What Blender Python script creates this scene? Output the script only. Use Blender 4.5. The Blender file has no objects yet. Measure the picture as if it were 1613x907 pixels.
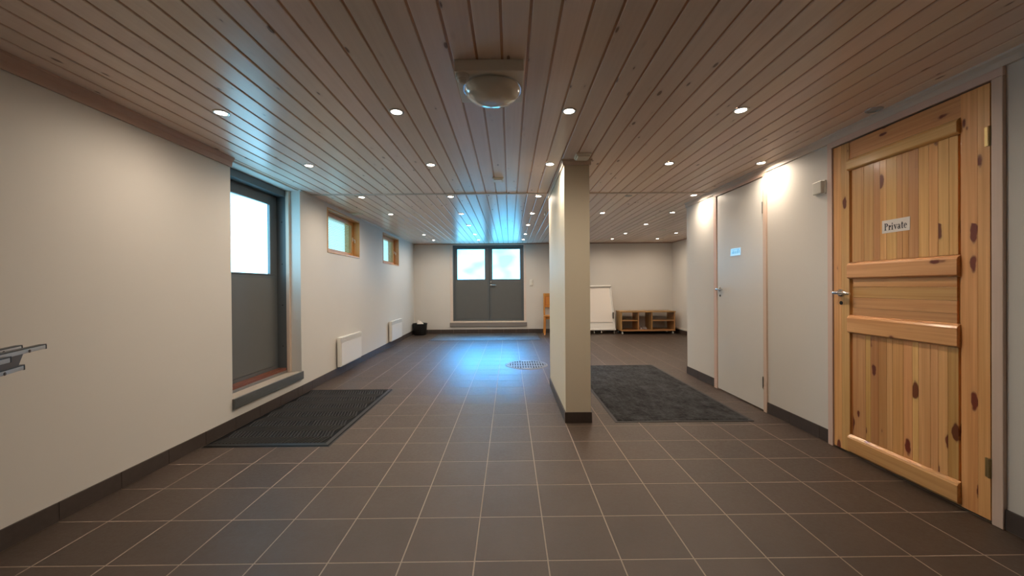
import bpy, bmesh, math, random
from mathutils import Matrix, Vector
random.seed(7)
S = bpy.context.scene
C = S.collection

# ------------------------------------------------------------------ camera
F_PX, YAW, PITCH, ROLL, CAM_H = 606.19, -.0061, .0047, -.0077, 1.1302
def cam_axes():
    cy, sy, cp, sp, cr, sr = (math.cos(YAW), math.sin(YAW), math.cos(PITCH), math.sin(PITCH), math.cos(ROLL), math.sin(ROLL))
    Ry = Matrix(((cy, 0, sy), (0, 1, 0), (-sy, 0, cy)))
    Rp = Matrix(((1, 0, 0), (0, cp, -sp), (0, sp, cp)))
    Rr = Matrix(((cr, -sr, 0), (sr, cr, 0), (0, 0, 1)))
    M = Rr @ Rp @ Ry
    w = lambda r: Vector((r[0], r[2], -r[1]))
    return w(M[0]), -w(M[1]), -w(M[2])
cd = bpy.data.cameras.new('camera'); cam = bpy.data.objects.new('camera', cd); C.objects.link(cam)
ax = cam_axes()
cam.matrix_world = Matrix(((ax[0].x, ax[1].x, ax[2].x, 0), (ax[0].y, ax[1].y, ax[2].y, 0), (ax[0].z, ax[1].z, ax[2].z, CAM_H), (0, 0, 0, 1)))
cd.sensor_width = 36; cd.lens = F_PX / 1613 * 36; cd.clip_start = .02
S.camera = cam

# ------------------------------------------------------------------ world, exposure
W = bpy.data.worlds.new('sky'); S.world = W; W.use_nodes = True
bg = W.node_tree.nodes['Background']
bg.inputs[0].default_value = (.46, .86, 1, 1); bg.inputs[1].default_value = 1.9
S.view_settings.view_transform = 'Standard'; S.view_settings.look = 'None'
S.view_settings.exposure = .11; S.view_settings.gamma = 1; S.view_settings.use_curve_mapping = False
S.cycles.use_denoising = True
S.cycles.max_bounces = 10; S.cycles.diffuse_bounces = 6; S.cycles.glossy_bounces = 4
S.cycles.caustics_reflective = False; S.cycles.caustics_refractive = False
S.cycles.sample_clamp_indirect = 4
SPOT_W = 26.5                       # each recessed halogen
WARM = (1, .83, .65)
sl = bpy.data.lights.new('skylight', 'SUN'); so = bpy.data.objects.new('skylight', sl); C.objects.link(so)   # open sky beyond the double door, blue against the halogens
sl.energy = 180; sl.color = (.05, .42, 1); sl.angle = math.radians(58)
so.rotation_euler = Vector((0, -math.cos(math.radians(48)), -math.sin(math.radians(48)))).to_track_quat('-Z', 'Y').to_euler(); so.location = (-.5, 14, 5)
DAY_BACK = ((.12, 1.7, 3.1), 1.25)   # frosted panes of the double door, daylight put in as their own glow
DAY_LEFT = ((.62, 1.7, 2.4), 2.7)

# ------------------------------------------------------------------ helpers
WM = {}
class MB:
    def __init__(s, xf=None): s.v, s.f, s.xf = [], [], xf
    def add(s, vs, fs):
        b = len(s.v)
        s.v += [tuple(s.xf @ Vector(p)) if s.xf else tuple(p) for p in vs]
        s.f += [tuple(b + i for i in f) for f in fs]; return s
    def box(s, x0, x1, y0, y1, z0, z1):
        x0, x1 = sorted((x0, x1)); y0, y1 = sorted((y0, y1)); z0, z1 = sorted((z0, z1))
        return s.add([(x0, y0, z0), (x1, y0, z0), (x1, y1, z0), (x0, y1, z0), (x0, y0, z1), (x1, y0, z1), (x1, y1, z1), (x0, y1, z1)],
                     [(0, 3, 2, 1), (4, 5, 6, 7), (0, 1, 5, 4), (1, 2, 6, 5), (2, 3, 7, 6), (3, 0, 4, 7)])
    def prism(s, poly, axis, a, b):      # poly in the two other axes, in xyz order
        n = len(poly)
        def P(p, t): return {'x': (t, p[0], p[1]), 'y': (p[0], t, p[1]), 'z': (p[0], p[1], t)}[axis]
        return s.add([P(p, a) for p in poly] + [P(p, b) for p in poly],
                     [tuple(range(n)), tuple(range(2 * n - 1, n - 1, -1))] + [(i, n + i, n + (i + 1) % n, (i + 1) % n) for i in range(n)])
    def tube(s, pts, r, n=10, caps=True):
        pts = [Vector(p) for p in pts]; rs = r if isinstance(r, (list, tuple)) else [r] * len(pts)
        vs, fs = [], []
        for i, p in enumerate(pts):
            d = (pts[min(i + 1, len(pts) - 1)] - pts[max(i - 1, 0)]).normalized()
            u = d.orthogonal().normalized() if i == 0 else (u - d * u.dot(d)).normalized()
            w = d.cross(u)
            for k in range(n):
                a = 2 * math.pi * k / n; vs.append(p + (u * math.cos(a) + w * math.sin(a)) * rs[i])
        for i in range(len(pts) - 1):
            for k in range(n): fs.append((i * n + k, i * n + (k + 1) % n, (i + 1) * n + (k + 1) % n, (i + 1) * n + k))
        if caps: fs += [tuple(range(n - 1, -1, -1)), tuple((len(pts) - 1) * n + k for k in range(n))]
        return s.add(vs, fs)
    def lathe(s, prof, c=(0, 0, 0), n=32, axis='z', ring=False):
        vs, fs = [], []
        if ring: prof = list(prof) + [prof[0]]
        for r, h in prof:
            for k in range(n):
                a = 2 * math.pi * k / n; p = (r * math.cos(a), r * math.sin(a), h)
                if axis == 'x': p = (h, p[0], p[1])
                if axis == 'y': p = (p[1], h, p[0])
                vs.append((c[0] + p[0], c[1] + p[1], c[2] + p[2]))
        for i in range(len(prof) - 1):
            for k in range(n): fs.append((i * n + k, i * n + (k + 1) % n, (i + 1) * n + (k + 1) % n, (i + 1) * n + k))
        if prof[0][0] > 1e-6 and not ring: fs.append(tuple(range(n - 1, -1, -1)))
        if prof[-1][0] > 1e-6 and not ring: fs.append(tuple((len(prof) - 1) * n + k for k in range(n)))
        return s.add(vs, fs)
    def mesh(s, name, inv=None, smooth=False):
        me = bpy.data.meshes.new(name)
        me.from_pydata([tuple(inv @ Vector(p)) for p in s.v] if inv else s.v, [], s.f)
        bm = bmesh.new(); bm.from_mesh(me); bmesh.ops.remove_doubles(bm, verts=bm.verts, dist=1e-6) if smooth else None
        bmesh.ops.recalc_face_normals(bm, faces=bm.faces); bm.to_mesh(me); bm.free()
        if smooth:
            me.polygons.foreach_set('use_smooth', [True] * len(me.polygons)); me.set_sharp_from_angle(angle=math.radians(48))
        me.update(); return me
    def build(s, name, m, parent=None, bevel=0, smooth=False, at=None):
        """world coordinates in; at = origin of a top-level mesh"""
        wm = WM[parent.name] if parent else Matrix.Translation(at or (0, 0, 0))
        me = s.mesh(name, wm.inverted(), smooth); me.materials.append(MAT[m])
        o = bpy.data.objects.new(name, me); C.objects.link(o)
        if parent: o.parent = parent
        else: o.location = at or (0, 0, 0)
        WM[o.name] = wm
        if bevel:
            b = o.modifiers.new('bevel', 'BEVEL'); b.width = bevel; b.segments = 2; b.limit_method = 'ANGLE'; b.angle_limit = .6
        return o
def tag(o, label=None, cat=None, group=None, kind=None):
    for k, v in (('label', label), ('category', cat), ('group', group), ('kind', kind)):
        if v: o[k] = v
    return o
def empty(name, loc, rz=0, label=None, cat=None, group=None, kind=None):
    o = bpy.data.objects.new(name, None); C.objects.link(o); o.empty_display_size = .05
    o.location = loc; o.rotation_euler.z = rz
    WM[o.name] = Matrix.Translation(loc) @ Matrix.Rotation(rz, 4, 'Z')
    return tag(o, label, cat, group, kind)
def copy_tree(o, loc=None, parent=None):
    c = o.copy(); C.objects.link(c); c.parent = parent
    if loc is not None: c.location = loc
    for ch in o.children: copy_tree(ch, None, c)
    return c

# ------------------------------------------------------------------ materials
MAT = {}
class NT:
    def __init__(s, name):
        m = bpy.data.materials.new(name); m.use_nodes = True; MAT[name] = m
        s.nt = m.node_tree; s.b = s.nt.nodes['Principled BSDF']
    def n(s, t, **kw):
        x = s.nt.nodes.new(t)
        for k, v in kw.items(): setattr(x, k, v)
        return x
    def l(s, a, b): s.nt.links.new(a, b)
    def setin(s, node, key, v):
        if hasattr(v, 'is_linked'): s.l(v, node.inputs[key])
        else: node.inputs[key].default_value = v
    def math(s, op, a, b=0., c=None):
        x = s.n('ShaderNodeMath', operation=op); s.setin(x, 0, a); s.setin(x, 1, b)
        if c is not None: s.setin(x, 2, c)
        return x.outputs[0]
    def mix(s, f, a, b, mode='MIX'):
        x = s.n('ShaderNodeMix', data_type='RGBA', blend_type=mode); s.setin(x, 0, f)
        s.setin(x, 6, a if hasattr(a, 'is_linked') else (*a, 1)); s.setin(x, 7, b if hasattr(b, 'is_linked') else (*b, 1)); return x.outputs[2]
    def noise(s, vec, scale, detail=3, rough=.5):
        x = s.n('ShaderNodeTexNoise'); x.inputs['Scale'].default_value = scale; x.inputs['Detail'].default_value = detail
        x.inputs['Roughness'].default_value = rough; s.l(vec, x.inputs['Vector']); return x.outputs['Fac']
    def ramp(s, v, a, b, lo=0., hi=1.):
        x = s.n('ShaderNodeMapRange'); s.setin(x, 0, v); x.inputs[1].default_value = a; x.inputs[2].default_value = b
        x.inputs[3].default_value = lo; x.inputs[4].default_value = hi; return x.outputs[0]
    def bump(s, h, strength, dist=.002):
        x = s.n('ShaderNodeBump'); x.inputs['Strength'].default_value = strength; x.inputs['Distance'].default_value = dist
        s.l(h, x.inputs['Height']); s.l(x.outputs[0], s.b.inputs['Normal'])
    def coords(s): return s.n('ShaderNodeTexCoord').outputs['Object']
    def scale(s, v, sc):
        x = s.n('ShaderNodeVectorMath', operation='MULTIPLY'); s.l(v, x.inputs[0]); x.inputs[1].default_value = sc; return x.outputs[0]
    def rnd(s): return s.n('ShaderNodeObjectInfo').outputs['Random']
    def jitter(s, v, r, amt=53.):
        x = s.n('ShaderNodeVectorMath', operation='ADD'); s.l(v, x.inputs[0]); s.l(s.math('MULTIPLY', r, amt), x.inputs[1]); return x.outputs[0]
def plain(name, col, rough=.5, metal=0, spec=.5, coat=0, noise=0, nscale=20, bump=0, bscale=200):
    t = NT(name); b = t.b
    b.inputs['Base Color'].default_value = (*col, 1); b.inputs['Roughness'].default_value = rough
    b.inputs['Metallic'].default_value = metal; b.inputs['Specular IOR Level'].default_value = spec; b.inputs['Coat Weight'].default_value = coat
    if noise:
        f = t.noise(t.coords(), nscale, 4)
        t.l(t.mix(f, tuple(c * (1 - noise) for c in col), tuple(min(1, c * (1 + noise)) for c in col)), b.inputs['Base Color'])
    if bump: t.bump(t.noise(t.coords(), bscale, 3), bump)
    return t
def emit(name, col, strength, soft=None):
    t = NT(name); b = t.b
    b.inputs['Base Color'].default_value = (.6, .6, .6, 1); b.inputs['Roughness'].default_value = .3
    b.inputs['Emission Color'].default_value = (*col, 1); b.inputs['Emission Strength'].default_value = strength
    return t
def wood(name, c1, c2, kc, along='y', rough=.35, var=.12, knot=(7., 2.2), ksize=.10, kthr=.55, spec=.5, coat=0, streak=(55, 1.6), bump=.15, hue=.01, flat=None):
    t = NT(name); b = t.b; co = t.coords(); r = t.rnd(); v = t.jitter(co, r)
    A = 'xyz'.index(along)
    sc = [streak[0]] * 3; sc[A] = streak[1]
    g = t.noise(t.scale(v, sc), 1., 3, .55)
    sc2 = [9.] * 3; sc2[A] = .5
    g2 = t.noise(t.scale(v, sc2), 1., 2)
    col = t.mix(t.ramp(t.math('ADD', t.math('MULTIPLY', g, .6), t.math('MULTIPLY', g2, .6)), .4, .8), c1, c2)
    ks = [knot[0]] * 3; ks[A] = knot[1]
    if flat: ks['xyz'.index(flat)] = 0
    wob = t.noise(t.scale(v, [18] * 3), 1., 2)
    vo = t.n('ShaderNodeTexVoronoi'); vo.inputs['Scale'].default_value = 1; t.l(t.scale(v, ks), vo.inputs['Vector'])
    sep = t.n('ShaderNodeSeparateColor'); t.l(vo.outputs['Color'], sep.inputs[0])
    on = t.math('GREATER_THAN', sep.outputs[0], kthr)
    dist = t.math('ADD', vo.outputs['Distance'], t.math('MULTIPLY', t.math('SUBTRACT', wob, .5), ksize * .9))
    size = t.math('MULTIPLY', sep.outputs[1], ksize)
    k = t.math('MULTIPLY', t.ramp(t.math('SUBTRACT', dist, size), -.02, .035, 1, 0), on)
    ring = t.math('MULTIPLY', t.ramp(t.math('SUBTRACT', dist, size), .0, .16, .35, 0), on)
    col = t.mix(ring, col, tuple(a * .5 + q * .5 for a, q in zip(kc, c1)))
    col = t.mix(k, col, kc)
    hs = t.n('ShaderNodeHueSaturation'); t.l(col, hs.inputs['Color'])
    t.l(t.ramp(r, 0, 1, 1 - var, 1 + var), hs.inputs['Value']); t.l(t.ramp(t.math('FRACT', t.math('MULTIPLY', r, 7.3)), 0, 1, .5 - hue, .5 + hue), hs.inputs['Hue'])
    t.l(hs.outputs[0], b.inputs['Base Color'])
    b.inputs['Roughness'].default_value = rough; b.inputs['Specular IOR Level'].default_value = spec
    b.inputs['Coat Weight'].default_value = coat; b.inputs['Coat Roughness'].default_value = .15
    if bump: t.bump(g, bump, .001)
    return t

def m_plaster(name, col):
    t = NT(name); co = t.coords(); n = t.noise(co, 2.2, 3); n2 = t.noise(co, 160, 3)
    t.l(t.mix(n, tuple(c * .97 for c in col), tuple(min(1, c * 1.02) for c in col)), t.b.inputs['Base Color'])
    t.b.inputs['Roughness'].default_value = .55; t.b.inputs['Specular IOR Level'].default_value = .3; t.bump(n2, .08, .001)
m_plaster('plaster', (.665, .64, .60)); m_plaster('pier_plaster', (.74, .68, .54))
wood('board', (.92, .775, .68), (.84, .69, .595), (.28, .185, .14), 'y', rough=.30, var=.07, knot=(15, 5.2), ksize=.13, kthr=.40, spec=.42, streak=(60, 1.3), hue=.012, flat='z')
plain('groove', (.56, .32, .19), .4)
wood('crown', (.46, .32, .245), (.38, .255, .19), (.12, .07, .05), 'y', rough=.4, knot=(9, 1.5), ksize=.04, kthr=.7)
wood('crown_pale', (.74, .64, .56), (.66, .56, .48), (.3, .2, .16), 'y', rough=.45, knot=(9, 1.5), ksize=.03, kthr=.8)
wood('casing', (.74, .56, .47), (.66, .49, .40), (.33, .2, .15), 'z', rough=.45, knot=(9, 1.2), ksize=.03, kthr=.8, var=.04)
wood('casing_y', (.74, .56, .47), (.66, .49, .40), (.33, .2, .15), 'y', rough=.45, knot=(9, 1.2), ksize=.03, kthr=.8, var=.04)
PN = dict(c1=(.84, .50, .205), c2=(.60, .29, .09), kc=(.16, .035, .012), rough=.33, coat=.25, var=.20, hue=.012)
wood('pine_z', along='z', knot=(14, 5.0), ksize=.28, kthr=.36, streak=(75, 1.4), flat='x', **PN)
wood('pine_y', along='y', knot=(14, 5), ksize=.26, kthr=.5, streak=(75, 1.4), flat='x', **PN)
wood('window_pine', (.60, .33, .13), (.52, .26, .09), (.3, .12, .04), 'z', rough=.4, knot=(9, 2), ksize=.04, kthr=.8)
wood('shelf_wood', (.44, .24, .09), (.36, .185, .065), (.25, .12, .05), 'x', rough=.4, knot=(5, 1), ksize=.02, kthr=.9)
wood('chair_wood', (.62, .27, .07), (.52, .20, .04), (.3, .1, .03), 'z', rough=.35, knot=(5, 1), ksize=.02, kthr=.9)
wood('ledge', (.55, .47, .38), (.40, .35, .30), (.3, .25, .2), 'y', rough=.5, knot=(5, 1), ksize=.03, kthr=.8, streak=(40, 2))
wood('red_threshold', (.17, .06, .035), (.12, .04, .025), (.1, .03, .02), 'y', rough=.4, knot=(5, 1), ksize=.02, kthr=.9)
wood('sill_grey', (.24, .22, .205), (.19, .17, .165), (.15, .13, .12), 'x', rough=.45, knot=(5, 1), ksize=.02, kthr=.9)
# floor tile: brown grey porcelain with a fine uneven glaze
t = NT('tile'); co = t.coords(); r = t.rnd(); v = t.jitter(co, r); n = t.noise(v, 5, 4); n2 = t.noise(v, 55, 4, .65); n3 = t.noise(v, 220, 2)
col = t.mix(t.ramp(t.math('ADD', t.math('MULTIPLY', n, .5), t.math('MULTIPLY', n2, .5)), .3, .7), (.050, .033, .024), (.074, .050, .037))
hs = t.n('ShaderNodeHueSaturation'); t.l(col, hs.inputs['Color']); t.l(t.ramp(r, 0, 1, .92, 1.08), hs.inputs['Value']); t.l(hs.outputs[0], t.b.inputs['Base Color'])
t.l(t.ramp(n2, .3, .7, .40, .54), t.b.inputs['Roughness']); t.b.inputs['Specular IOR Level'].default_value = .42; t.bump(t.math('ADD', n2, t.math('MULTIPLY', n3, .5)), .22, .0015)
t = NT('skirting'); co = t.coords(); r = t.rnd(); v = t.jitter(co, r); n = t.noise(v, 30, 4, .6)
t.l(t.mix(n, (.045, .033, .029), (.075, .056, .048)), t.b.inputs['Base Color']); t.b.inputs['Roughness'].default_value = .4; t.bump(n, .15, .001)
plain('grout', (.30, .235, .19), .8, noise=.12, nscale=60)
plain('grey_paint', (.105, .115, .12), .38, noise=.05, nscale=8)
plain('grey_panel', (.115, .12, .118), .42, noise=.05, nscale=8)
plain('gap_shade', (.01, .01, .01), .8)  # near-black colour standing for the shade inside gaps, holes and the drain
plain('white_paint', (.72, .70, .66), .35, noise=.02, nscale=5)
plain('white_enamel', (.80, .78, .74), .3)
plain('white_plastic', (.74, .71, .64), .35)
plain('cream_plastic', (.84, .79, .68), .4)
plain('paper', (.82, .76, .70), .7)
plain('label_film', (.72, .74, .76), .25, coat=1)
plain('ink', (.02, .02, .025), .5); plain('ink_blue', (.10, .20, .30), .3, coat=1)
plain('chrome', (.75, .77, .80), .12, 1); plain('steel', (.55, .54, .52), .32, 1); plain('brass', (.45, .34, .16), .35, 1)
plain('aluminium', (.52, .50, .48), .35, .9, noise=.06)
plain('drain_steel', (.20, .19, .18), .6, .3, noise=.12, nscale=40)
plain('black_plastic', (.015, .014, .014), .4); plain('dark_bracket', (.06, .05, .047), .5)
plain('rubber', (.004, .0038, .004), .7, spec=.15, noise=.3, nscale=80)
plain('rubber_rib', (.030, .028, .028), .6, spec=.25)  # lighter than the base: relief contrast put into the colour
plain('rubber_edge', (.012, .0115, .012), .45, spec=.35)
plain('nosing', (.13, .135, .135), .4, .3, noise=.1)
plain('basket', (.005, .004, .004), .5, bump=.4, bscale=90)
plain('blind', (.72, .72, .68), .4)
plain('slipper', (.35, .28, .27), .7); plain('trunking', (.7, .64, .56), .4)
for nm, c1, c2 in (('carpet', (.004, .0042, .005), (.060, .062, .067)), ('carpet_back', (.03, .034, .04), (.08, .09, .10))):
    t = NT(nm); co = t.coords(); n = t.noise(co, 6, 4, .6); n2 = t.noise(co, 260, 2, .7); n3 = t.noise(t.scale(co, (40, 12, 40)), 1, 3, .6)
    t.l(t.mix(t.ramp(t.math('ADD', t.math('ADD', t.math('MULTIPLY', n, .45), t.math('MULTIPLY', n2, .3)), t.math('MULTIPLY', n3, .35)), .44, .68), c1, c2), t.b.inputs['Base Color'])
    t.b.inputs['Roughness'].default_value = .9 if nm == 'carpet' else .5; t.b.inputs['Specular IOR Level'].default_value = .15 if nm == 'carpet' else .8; t.bump(n2, .6, .004)
    if nm == 'carpet': t.b.inputs['Sheen Weight'].default_value = .05
# opal dome
t = plain('opal', (.80, .76, .66), .12, spec=.6, coat=.6)
# clear window glass
t = NT('clear_glass'); mo = t.nt.nodes['Material Output']; tr = t.n('ShaderNodeBsdfTransparent'); gl = t.n('ShaderNodeBsdfGlossy'); gl.inputs['Roughness'].default_value = .02
tr.inputs[0].default_value = (.9, .97, .96, 1); fr = t.n('ShaderNodeLayerWeight'); fr.inputs[0].default_value = .5; fac = t.math('MULTIPLY', t.math('POWER', fr.outputs['Facing'], 4.), .35); mx = t.n('ShaderNodeMixShader')
t.l(fac, mx.inputs[0]); t.l(tr.outputs[0], mx.inputs[1]); t.l(gl.outputs[0], mx.inputs[2]); t.l(mx.outputs[0], mo.inputs['Surface'])
emit('lamp_glow', (1, .86, .70), 30)
# frosted panes: daylight and blurred outside colours put into the glass as emission
def frosted(name, col, strength, c2, nsc, clear=False):
    t = emit(name, col, strength); n = t.noise(t.scale(t.coords(), nsc), 1, 1, .4)
    t.l(t.mix(t.ramp(n, .38, .62), col, c2), t.b.inputs['Emission Color'])
    if clear:            # half clear: skylight also falls straight through onto the floor
        tr = t.n('ShaderNodeBsdfTransparent'); tr.inputs[0].default_value = (.55, .55, .55, 1); ad = t.n('ShaderNodeAddShader')
        t.b.inputs['Base Color'].default_value = (.1, .1, .1, 1)
        t.l(t.b.outputs[0], ad.inputs[0]); t.l(tr.outputs[0], ad.inputs[1]); t.l(ad.outputs[0], t.nt.nodes['Material Output'].inputs['Surface'])
frosted('frosted_back', DAY_BACK[0], DAY_BACK[1], (.42, 1.7, 2.8), (1.8, 1, 3), True)
frosted('frosted_left', DAY_LEFT[0], DAY_LEFT[1], (.15, .34, .41), (1, 1.3, 1.2))

# ------------------------------------------------------------------ dimensions (metres)
H = 2.165; XL, XR, YB, YF, XA = -2.21, 2.26, 9.30, -1.2, 3.95   # room shell; alcove side wall at XA
YD0, YD1 = 3.07, 4.085           # recess of the left door
YP = 4.89                        # end of the right-hand partition
ANG = math.atan(.10 / (YB - YD1))
LW = Matrix.Translation((XL, YD1, 0)) @ Matrix.Rotation(ANG, 4, 'Z')   # far-left wall frame: x into the room, y along the wall
LEN = (YB - YD1) / math.cos(ANG)
T = .302; TX0, TY0 = -6.5063 * T, 5.2306 * T
def lwx(y): return XL - (y - YD1) * math.tan(ANG) if y > YD1 else XL

# ------------------------------------------------------------------ floor
fl = tag(MB().box(-2.7, 4.3, YF - .2, 9.7, -.12, -.0007).build('floor', 'grout'), 'brown grey square tiles with pale grout lines across the floor', 'floor', kind='structure')
def tile_mesh(w, d):
    g, c, z = .0021, .0016, 0
    x0, x1, y0, y1 = g, w - g, g, d - g
    vs = [(x0, y0, -.008), (x1, y0, -.008), (x1, y1, -.008), (x0, y1, -.008), (x0, y0, -c), (x1, y0, -c), (x1, y1, -c), (x0, y1, -c),
          (x0 + c, y0 + c, 0), (x1 - c, y0 + c, 0), (x1 - c, y1 - c, 0), (x0 + c, y1 - c, 0)]
    fs = [(8, 9, 10, 11)] + [(a, (a + 1) % 4, 4 + (a + 1) % 4, 4 + a) for a in range(4)] + [(4 + a, 4 + (a + 1) % 4, 8 + (a + 1) % 4, 8 + a) for a in range(4)]
    return vs, fs
cells = []
j0 = math.floor((YF - TY0) / T)
for j in range(j0, 26):
    ya, yb = TY0 + j * T, TY0 + (j + 1) * T
    ya, yb = max(ya, YF), min(yb, YB)
    if yb - ya < .01: continue
    xr = XA if (ya + yb) / 2 > YP - .05 else XR
    xl = lwx((ya + yb) / 2) - .005
    for i in range(-2, 22):
        xa, xb = max(TX0 + i * T, xl), min(TX0 + (i + 1) * T, xr)
        if xb - xa > .01: cells.append((xa, ya, xb - xa, yb - ya))
cache = {}
indiv = sorted([c for c in cells if c[1] + c[3] > 1.35], key=lambda c: c[1])[:300]
iset = set(indiv)
for c in indiv:
    k = (round(c[2], 3), round(c[3], 3))
    if k not in cache:
        m = MB().add(*tile_mesh(c[2], c[3])); me = m.mesh('tile'); me.materials.append(MAT['tile']); cache[k] = me
    o = bpy.data.objects.new('tile', cache[k]); C.objects.link(o); o.parent = fl; o.location = (c[0], c[1], 0)
rest = MB()
for c in cells:
    if c not in iset:
        vs, fs = tile_mesh(c[2], c[3]); rest.add([(v[0] + c[0], v[1] + c[1], v[2]) for v in vs], fs)
tag(rest.build('tile_field', 'tile', fl), kind='stuff')

# ------------------------------------------------------------------ ceiling of tongue-and-groove boards
ce = tag(MB().box(-2.8, 4.3, YF - .2, 9.7, H + .016, H + .1).build('ceiling', 'groove'), 'whitewashed pine board ceiling with dark grooves between the boards', 'ceiling', kind='structure')
PB, GX = .1144, -.2610
def board_mesh(w, a, b):
    g = .0115; c = .0026
    prof = [(0, .015), (0, .0055), (g, .0055), (g, c), (g + c, 0), (w - c, 0), (w, c), (w, .015)]
    me = MB().prism(prof, 'y', a, b).mesh('board'); me.materials.append(MAT['board']); me.materials.append(MAT['groove'])
    for p in me.polygons:      # the bare tongue at the bottom of the groove
        cx = sum(me.vertices[i].co.x for i in p.vertices) / len(p.vertices)
        if cx < g * .99 and len(p.vertices) == 4: p.material_index = 1
    return me
bm_near, bm_far = board_mesh(PB, YF, 4.293), board_mesh(PB, 4.307, YB + .05)
jnt = [board_mesh(PB, 4.307, 5.988), board_mesh(PB, 5.992, 7.772), board_mesh(PB, 7.776, YB + .05)]
for k in range(-20, 38):
    x = GX + k * PB
    for which, lo, hi in (('n', -2.56, 2.40), ('f', -2.52, XA + .1)):
        if not (lo <= x and x + PB <= hi + .12): continue
        for me in ([bm_near] if which == 'n' else (jnt if k == 1 else [bm_far])):
            o = bpy.data.objects.new('board', me); C.objects.link(o); o.parent = ce; o.location = (x, 0, H)

# ------------------------------------------------------------------ walls
W1 = (4.715, 5.775); W2 = (6.905, 7.955); WZ = (1.56, 2.115)
w = MB().box(XL - .35, XL, YF - .2, YD0, -.05, H + .03)
w.box(XL - .35, XL, YD0, YD1, -.05, .17).box(XL - .35, XL - .26, YD0, YD1, .17, .24).box(XL - .35, XL - .02, YD0, YD1, 2.15, H + .03)
w.xf = LW
u = [(y - YD1) / math.cos(ANG) for y in W1 + W2]
w.box(-.20, 0, 0, LEN + .3, -.05, WZ[0]).box(-.20, 0, 0, LEN + .3, WZ[1], H + .03)
w.box(-.20, 0, 0, u[0], WZ[0], WZ[1]).box(-.20, 0, u[1], u[2], WZ[0], WZ[1]).box(-.20, 0, u[3], LEN + .3, WZ[0], WZ[1])
tag(w.build('wall_left', 'plaster'), 'cream plaster wall with the grey door recess and two small windows', 'wall', kind='structure')
BX = (-1.436, .395); BZ = (.17, 2.14)
w = MB().box(-2.75, BX[0], YB, YB + .3, -.05, H + .03).box(BX[1], 4.3, YB, YB + .3, -.05, H + .03).box(BX[0], BX[1], YB, YB + .3, -.05, BZ[0]).box(BX[0], BX[1], YB, YB + .3, BZ[1], H + .03)
tag(w.build('wall_back', 'plaster'), 'cream plaster end wall around the grey double door', 'wall', kind='structure')
D3 = (1.780, 2.664, 2.072); D4 = (3.400, 4.166, 2.085)
w = MB()
for a, b in ((YF - .2, D3[0]), (D3[1], D4[0]), (D4[1], YP)): w.box(XR, XR + .12, a, b, -.05, H + .03)
for d in (D3, D4): w.box(XR, XR + .12, d[0], d[1], d[2], H + .03)
w.box(XR + .12, XA + .2, YP - .12, YP, -.05, H + .03)
tag(w.build('wall_right', 'plaster'), 'pale partition wall holding the pine door and the white door', 'wall', kind='structure')
tag(MB().box(XA, XA + .2, YP, YB + .1, -.05, H + .03).build('wall_alcove', 'plaster'), 'cream side wall of the alcove beside the low shelf', 'wall', kind='structure')
tag(MB().box(-2.7, XR + .12, YF - .2, YF, -.05, H + .03).build('wall_front', 'plaster'), 'cream plaster wall closing the room on the viewer side', 'wall', kind='structure')
PX0, PX1, PY0, PY1 = .455, .662, 3.165, 4.385
tag(MB().box(PX0, PX1, PY0, PY1, -.02, H + .01).build('wall_pier', 'pier_plaster'), 'freestanding cream wall pier rising from floor to ceiling beside the grey mat', 'wall', kind='structure')

# ------------------------------------------------------------------ skirting of dark tiles
def skirting(name, runs, label, hgt=.095, th=.009):
    """runs: list of (origin, direction, inward normal, list of joint distances)"""
    base = MB()
    for o, d, n, js in runs:
        o, d, n = Vector((*o, 0)), Vector((*d, 0)).normalized(), Vector((*n, 0)).normalized()
        base.xf = Matrix(((d.x, n.x, 0, o.x), (d.y, n.y, 0, o.y), (0, 0, 1, 0), (0, 0, 0, 1)))
        base.box(js[0], js[-1], -.002, th - .003, -.003, hgt - .002)
    p = tag(base.build(name, 'grout'), label, 'skirting', kind='structure')
    for o, d, n, js in runs:
        o, d, n = Vector((*o, 0)), Vector((*d, 0)).normalized(), Vector((*n, 0)).normalized()
        xf = Matrix(((d.x, n.x, 0, o.x), (d.y, n.y, 0, o.y), (0, 0, 1, 0), (0, 0, 0, 1)))
        for a, b in zip(js, js[1:]):
            MB(xf).box(a + .0016, b - .0016, -.001, th, .003, hgt).build('tile', 'skirting', p)
def joints(a, b, ph=0):
    k = math.ceil((a - ph) / T + .05); out = [a]
    while ph + k * T < b - .03: out.append(ph + k * T); k += 1
    return out + [b]
skirting('baseboard_left', [((XL, 0), (0, 1), (1, 0), joints(YF, YD1, TY0)), ((XL, YD1), (-math.sin(ANG), math.cos(ANG)), (math.cos(ANG), math.sin(ANG)), joints(0, LEN, TY0 - YD1))], 'dark tile skirting along the left wall')
skirting('baseboard_back', [((0, YB), (1, 0), (0, -1), joints(lwx(YB) + .01, XA, TX0))], 'dark tile skirting under the double door')
skirting('baseboard_right', [((XR, 0), (0, 1), (-1, 0), js) for js in (joints(YF, 1.737, TY0), joints(2.704, 3.357, TY0), joints(4.224, YP, TY0))], 'dark tile skirting between the doors')
skirting('baseboard_alcove', [((XA, 0), (0, 1), (-1, 0), joints(YP, YB - .01, TY0))], 'dark tile skirting in the alcove')
skirting('baseboard_pier', [((0, PY0), (1, 0), (0, -1), [PX0 - .009, PX1 + .009]), ((PX0, 0), (0, 1), (-1, 0), joints(PY0, PY1, TY0)), ((PX1, 0), (0, 1), (1, 0), joints(PY0, PY1, TY0))], 'dark tile skirting around the pier', .088)

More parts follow.
